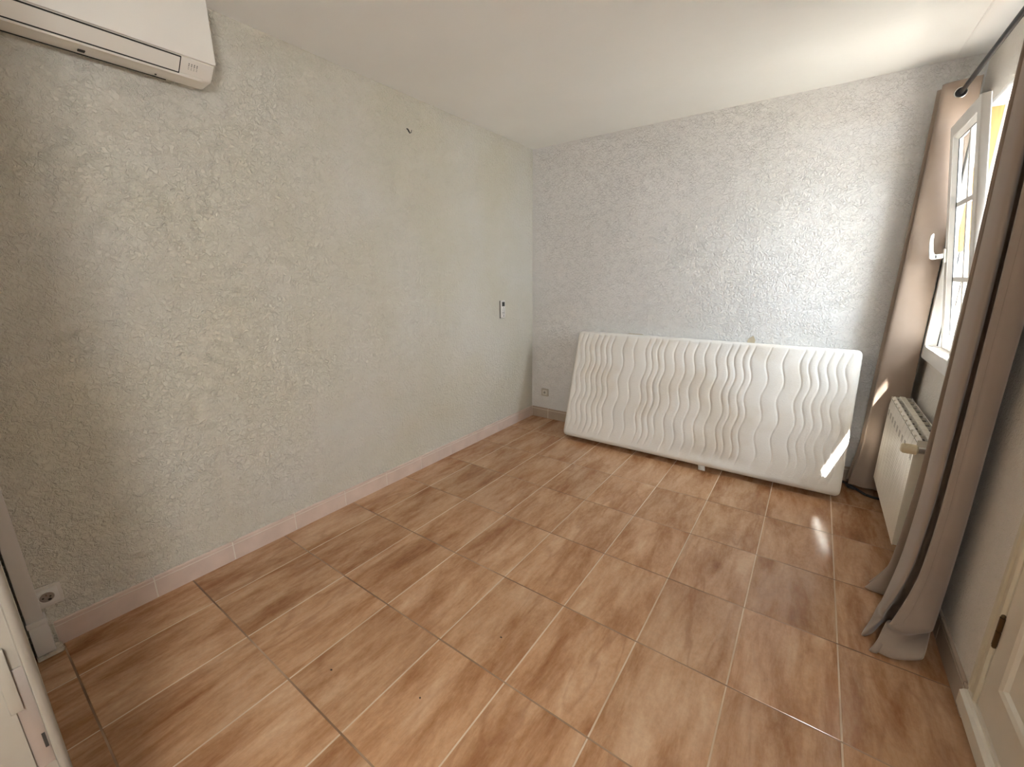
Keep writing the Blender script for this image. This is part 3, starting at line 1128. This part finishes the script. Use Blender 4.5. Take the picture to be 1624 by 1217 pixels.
rows = [(0.004, -0.046), (0.006, -0.050), (0.016, -0.052), (0.028, -0.044), (0.038, -0.014), (0.043, 0.030), (0.050, 0.058), (0.060, 0.058), (0.074, 0.026), (0.088, 0.000)]
rows += [(0.100, -0.012), (0.118, -0.012), (0.14, -0.006)] + [(0.17 + (2.262 - 0.17) * k / 60, 0.0) for k in range(61)]
cn, sN, vN, nN = curtain('curtain', 'taupe curtain bunched between radiator and cupboard, hem crumpled on the floor', NB, 2.262, def_near, rows, (2.64, 1.6, 0.0))
eyelets(cn, sN, ROD_Z)
# stitched side seam of the leading edge
seam = []
for r_ in range(11, len(rows)):
    a = Vector(vN[r_ * nN + 21])
    seam.append(a + Vector((-0.0012, -0.0026, 0)))
W(tube('side_seam', seam, 0.0009, M['curtain_hem'], cn, n=6))
# small wash label sewn near the hem corner
p = Vector(vN[10 * nN + 18])
W(mesh_obj('wash_label', [p + Vector((-0.004, -0.006, -0.004)), p + Vector((0.022, -0.012, -0.010)), p + Vector((0.018, -0.008, 0.012)), p + Vector((0.006, -0.005, 0.012)),
                          p + Vector((-0.004, -0.004, -0.004)), p + Vector((0.022, -0.010, -0.010)), p + Vector((0.018, -0.006, 0.012)), p + Vector((0.006, -0.003, 0.012))],
           [(0, 1, 2, 3), (7, 6, 5, 4), (0, 1, 5, 4), (1, 2, 6, 5), (2, 3, 7, 6), (3, 0, 4, 7)], M['curtain'], cn))

rod = thing('curtain_rod', 'thin black metal curtain rod above the window', 'curtain rod', (ROD_X, 1.8, ROD_Z))
W(tube('pole', [(ROD_X, 0.70, ROD_Z), (ROD_X, 2.872, ROD_Z)], 0.0100, M['black_metal'], rod))
for yy in (0.82, 2.864):
    W(tube('bracket', [(XR, yy, ROD_Z), (ROD_X - 0.01, yy, ROD_Z)], 0.006, M['black_metal'], rod))
W(tube('finial', [(ROD_X, 0.66, ROD_Z), (ROD_X, 0.668, ROD_Z), (ROD_X, 0.69, ROD_Z), (ROD_X, 0.703, ROD_Z)], [0.006, 0.018, 0.018, 0.0085], M['black_metal'], rod))
W(tube('end_cap', [(ROD_X, 2.872, ROD_Z), (ROD_X, 2.874, ROD_Z), (ROD_X, 2.884, ROD_Z), (ROD_X, 2.886, ROD_Z)], [0.0085, 0.014, 0.014, 0.010], M['black_metal'], rod))

# ================================================================ air conditioner
AY0, AY1 = -0.425, 0.362
ac = thing('air_conditioner', 'white wall air conditioner high on the cream wall', 'air conditioner', (0.0, (AY0 + AY1) / 2, 2.08))
fp = [(0.0, 2.150), (0.048, 2.140), (0.058, 2.083), (0.064, 2.081), (0.146, 2.083), (0.156, 2.088), (0.190, 2.119), (0.196, 2.126), (0.196, 2.345), (0.185, 2.365), (0.0, 2.365)]


def ac_body():
    # rounded right-hand end: profile shrinks a little towards the end
    ysteps = [(AY0, 0.012), (AY0 + 0.003, 0.004), (AY0 + 0.010, 0.0), (AY1 - 0.012, 0.0), (AY1 - 0.004, 0.003), (AY1, 0.010)]
    verts, faces = [], []
    n = len(fp)
    cx_, cz_ = 0.0, 2.365
    for y, sh in ysteps:
        for x, z in fp:
            xx = max(0.0, x - sh * (x / 0.196)) if x > 0.02 else x
            zz = z + sh * (cz_ - z) / 0.285 if z < 2.13 else z
            verts.append((xx, y, zz))
    for i in range(len(ysteps) - 1):
        for k in range(n):
            a = i * n + k
            b = i * n + (k + 1) % n
            faces.append((a, b, b + n, a + n))
    faces.append(tuple(range(n)))
    faces.append(tuple(range((len(ysteps) - 1) * n, len(ysteps) * n)))
    return mesh_obj('body', verts, faces, M['ac_white'], ac, smooth=True, angle=25)


W(ac_body())
# front panel with its rolled lower lip
W(prism_y('front_panel', [(0.195, 2.131), (0.200, 2.1285), (0.2045, 2.130), (0.206, 2.136), (0.206, 2.340), (0.203, 2.352), (0.195, 2.355)], AY0 + 0.002, AY1 - 0.0015, M['ac_white'], ac, smooth=True, angle=50))
# dark slit around the flap, then the flap itself
sl = Vector((0.190 - 0.156, 0, 2.119 - 2.088))
nn = Vector((0.031, 0, -0.034)).normalized()


def flap_box(name, t0, t1, y0, y1, d0, d1, mat, bev=0.0):
    base = Vector((0.156, 0, 2.088))
    bm = bmesh.new()
    vs_ = []
    for d_ in (d0, d1):
        for t in (t0, t1):
            for y in (y0, y1):
                p = base + sl * t + nn * d_
                vs_.append(bm.verts.new((p.x, y, p.z)))
    q = lambda *i: bm.faces.new([vs_[k] for k in i])
    q(0, 1, 3, 2); q(4, 6, 7, 5); q(0, 4, 5, 1); q(2, 3, 7, 6); q(0, 2, 6, 4); q(1, 5, 7, 3)
    return W(bm_obj(name, bm, mat, ac))


flap_box('flap_gap', -0.10, 1.22, AY0 + 0.05, 0.254, -0.002, 0.0008, M['ac_dark'])
flap_box('air_flap', 0.02, 1.14, AY0 + 0.05, 0.250, -0.001, 0.0030, M['ac_white'])
flap_box('lower_lip', -0.24, -0.10, AY0 + 0.01, AY1 - 0.035, -0.002, 0.0030, M['ac_white'])
flap_box('lower_lip', -0.10, -0.01, 0.254, AY1 - 0.035, -0.002, 0.0020, M['ac_white'])
# printed ticks on the end block: two rows of short bars and dots
for r_ in range(4):
    for c_ in range(4):
        t = 0.42 + 0.13 * c_
        y = 0.278 + 0.0085 * r_ + 0.004 * c_ * 0
        flap_box('indicator_mark', t, t + (0.085 if c_ > 1 else 0.035), y, y + 0.0030, 0.0, 0.0007, M['grey_print'])
W(box('bottom_slot', (0.0575, 0.0600, -0.36, 0.24, 2.0795, 2.0835), M['ac_dark'], ac))
W(box('clip', (0.058, 0.066, 0.198, 0.207, 2.079, 2.083), M['ac_dark'], ac))
W(box('clip', (0.080, 0.086, 0.200, 0.205, 2.079, 2.083), M['ac_dark'], ac))
W(box('clip', (0.085, 0.100, -0.005, 0.012, 2.0785, 2.0825), M['ac_dark'], ac))

# ================================================================ pipe trunking below it
tr = thing('pipe_trunking', 'white plastic pipe trunking in the corner left of the socket', 'trunking', (0.025, -0.465, 0.0))
W(box('channel', (0.0, 0.046, -0.489, -0.4455, 0.150, 2.085), M['plastic_trunk'], tr, bevel=0.003))
W(box('joint_band', (0.0, 0.0505, -0.4915, -0.4400, 0.136, 0.158), M['plastic_trunk'], tr, bevel=0.002))
W(box('end_sleeve', (0.0, 0.049, -0.489, -0.4405, 0.016, 0.140), M['plastic_trunk'], tr, bevel=0.003))
bm = bmesh.new()
add_box(bm, 0.0, 0.058, -0.492, -0.424, 0.0, 0.016, bevel=0.004)
bmesh.ops.subdivide_edges(bm, edges=bm.edges[:], cuts=2)
for v_ in bm.verts:
    if v_.co.z > 0.004 and v_.co.x > 0.002:
        v_.co += Vector((random.uniform(-.004, .002), random.uniform(0, .004), random.uniform(-.004, .003)))
W(bm_obj('plaster_foot', bm, M['plaster'], tr))


# ================================================================ sockets
def rounded_rect(w, h, r, n=5):
    pts = []
    for cx_, cy_, a0_ in ((w / 2 - r, h / 2 - r, 0), (-w / 2 + r, h / 2 - r, PI / 2), (-w / 2 + r, -h / 2 + r, PI), (w / 2 - r, -h / 2 + r, 1.5 * PI)):
        for k in range(n + 1):
            t = a0_ + PI / 2 * k / n
            pts.append((cx_ + r * math.cos(t), cy_ + r * math.sin(t)))
    return pts


def plate(name, w, h, r, d0, d1, mat, parent, inset=0.002):
    """rounded plate in local (a, b, out) coordinates: out is +x of the local frame"""
    A = rounded_rect(w, h, r)
    B = rounded_rect(w - 2 * inset, h - 2 * inset, max(r - inset, 0.0005))
    n = len(A)
    verts = [(d0, a, b) for a, b in A] + [(d1 - inset * 0.6, a, b) for a, b in A] + [(d1, a, b) for a, b in B]
    faces = []
    for k in range(2):
        for i in range(n):
            j = (i + 1) % n
            faces.append((k * n + i, k * n + j, (k + 1) * n + j, (k + 1) * n + i))
    faces.append(tuple(range(2 * n, 3 * n)))
    faces.append(tuple(range(n - 1, -1, -1)))
    return mesh_obj(name, verts, faces, mat, parent, smooth=True, angle=35)


def disc(name, r0, r1, d0, d1, mat, parent, a=0, b=0, n=32):
    """cup or boss: ring r0 at depth d0 down to r1 at d1, closed at r1"""
    verts = [(d0, a + r0 * math.cos(2 * PI * k / n), b + r0 * math.sin(2 * PI * k / n)) for k in range(n)]
    verts += [(d1, a + r1 * math.cos(2 * PI * k / n), b + r1 * math.sin(2 * PI * k / n)) for k in range(n)]
    faces = [(k, (k + 1) % n, n + (k + 1) % n, n + k) for k in range(n)] + [tuple(range(n, 2 * n))]
    return mesh_obj(name, verts, faces, mat, parent, smooth=True, angle=35)


so = thing('wall_socket', 'white power socket low on the cream wall beside the trunking', 'socket', (0.0, -0.424, 0.213))
plate('cover_plate', 0.082, 0.082, 0.006, -0.004, 0.009, M['socket'], so)
plate('insert', 0.062, 0.062, 0.005, 0.006, 0.0115, M['plastic_white'], so, 0.001)
torus('rim', (0.0117, 0, 0), (1, 0, 0), 0.0205, 0.0018, M['plastic_white'], so)
disc('well', 0.0205, 0.019, 0.0120, 0.0122, M['steel'], so)
disc('pin_hole', 0.0030, 0.0030, 0.0122, 0.0126, M['dark'], so, 0.0095, 0.0, 14)
disc('pin_hole', 0.0030, 0.0030, 0.0122, 0.0126, M['dark'], so, -0.0095, 0.0, 14)
disc('earth_pin', 0.0026, 0.0020, 0.0122, 0.018, M['chrome'], so, 0.0, 0.010, 14)
disc('shutter', 0.0050, 0.0050, 0.0121, 0.0124, M['dark'], so, 0.006, -0.011, 14)

M['socket_beige_shaded'] = plain('shaded_beige_socket_plastic', (0.50, 0.455, 0.385), rough=0.4)  # beige plastic, darkened to paint in the shading that outlines the plate
s2 = thing('aerial_socket', 'small beige aerial socket low on the back wall left of the mattress', 'socket', (0.150, D, 0.258))
s2.rotation_euler = (0, 0, -PI / 2)
plate('cover_plate', 0.078, 0.074, 0.006, -0.004, 0.008, M['socket_beige_shaded'], s2)
plate('insert', 0.046, 0.046, 0.004, 0.006, 0.0105, M['socket'], s2, 0.002)
torus('rim', (0.0108, 0, 0), (1, 0, 0), 0.0115, 0.0022, M['steel'], s2, 20, 8)
disc('aerial_jack', 0.0065, 0.005, 0.0105, 0.0150, M['chrome'], s2, 0, 0, 18)

# ================================================================ remote in its wall holder
rm = thing('remote_control', 'white remote control in a wall holder on the cream wall', 'remote control', (0.0, 2.415, 1.081))
box('holder', (-0.004, 0.008, -0.028, 0.028, -0.074, 0.072), M['dark'], rm, bevel=0.002)
hs = box('handset', (0.006, 0.019, -0.0285, 0.0285, -0.071, 0.074), M['plastic_white'], rm, bevel=0.003)
box('screen', (0.018, 0.0195, -0.0180, 0.0190, 0.026, 0.062), M['screen'], hs)
for (a, b, w, h_) in ((0, 0.014, .006, .005), (-0.011, 0.002, .008, .004), (0.011, 0.002, .008, .004), (-0.011, -0.010, .008, .004), (0.011, -0.012, .008, .004),
                      (-0.009, -0.026, .009, .009), (0.009, -0.026, .009, .009), (-0.009, -0.038, .009, .005), (0.009, -0.038, .009, .005), (0.003, -0.055, .014, .008)):
    box('button', (0.018, 0.0198, a - w / 2, a + w / 2, b - h_ / 2, b + h_ / 2), M['grey_print'], hs)

# ================================================================ wall hook
hk = tube('wall_hook', [(-0.004, 1.478, 2.232), (0.008, 1.479, 2.226), (0.014, 1.481, 2.214), (0.017, 1.485, 2.205), (0.022, 1.491, 2.208), (0.024, 1.494, 2.222)],
          [0.0035, 0.004, 0.0045, 0.003, 0.002, 0.0016], M['black_metal'], n=10)
hk['label'] = 'small dark metal hook high on the cream wall'
hk['category'] = 'hook'

# ================================================================ black cable on the floor behind the mattress end
cb = tube('cable', [(2.470, 2.870, 0.009), (2.490, 2.840, 0.009), (2.530, 2.800, 0.009), (2.545, 2.760, 0.014), (2.530, 2.735, 0.022), (2.505, 2.740, 0.024), (2.498, 2.765, 0.022),
                    (2.520, 2.772, 0.0225), (2.560, 2.745, 0.012), (2.590, 2.712, 0.009), (2.620, 2.695, 0.009), (2.665, 2.690, 0.009)], 0.0075, M['dark'], n=12)
cb['label'] = 'black cable coiled on the floor under the far curtain'
cb['category'] = 'cable'

# ================================================================ crumbs lying on the tiles
crumb_spots = [(0.345, 1.700, 'in the second row of tiles from the cream wall'), (0.955, 0.105, 'beside a pale joint in the foreground'), (1.290, 0.215, 'near the middle of the foreground tiles'),
               (1.365, 0.560, 'a tile further in than the other foreground specks'), (2.265, 0.395, 'towards the crumpled curtain hem')]
for i, (x, y, w_) in enumerate(crumb_spots):
    bm = bmesh.new()
    bmesh.ops.create_icosphere(bm, subdivisions=2, radius=0.0030)
    for v_ in bm.verts:
        v_.co *= random.uniform(0.7, 1.25)
        v_.co.z *= 0.6
        v_.co.x *= 1.4 if i % 2 else 1.0
    o = bm_obj('crumb', bm, M['crumb'], None, smooth=True, loc=(x, y, 0.0012))
    o['label'] = 'tiny dark crumb on the floor ' + w_
    o['category'] = 'crumb'
    o['group'] = 'crumbs on the tiles'
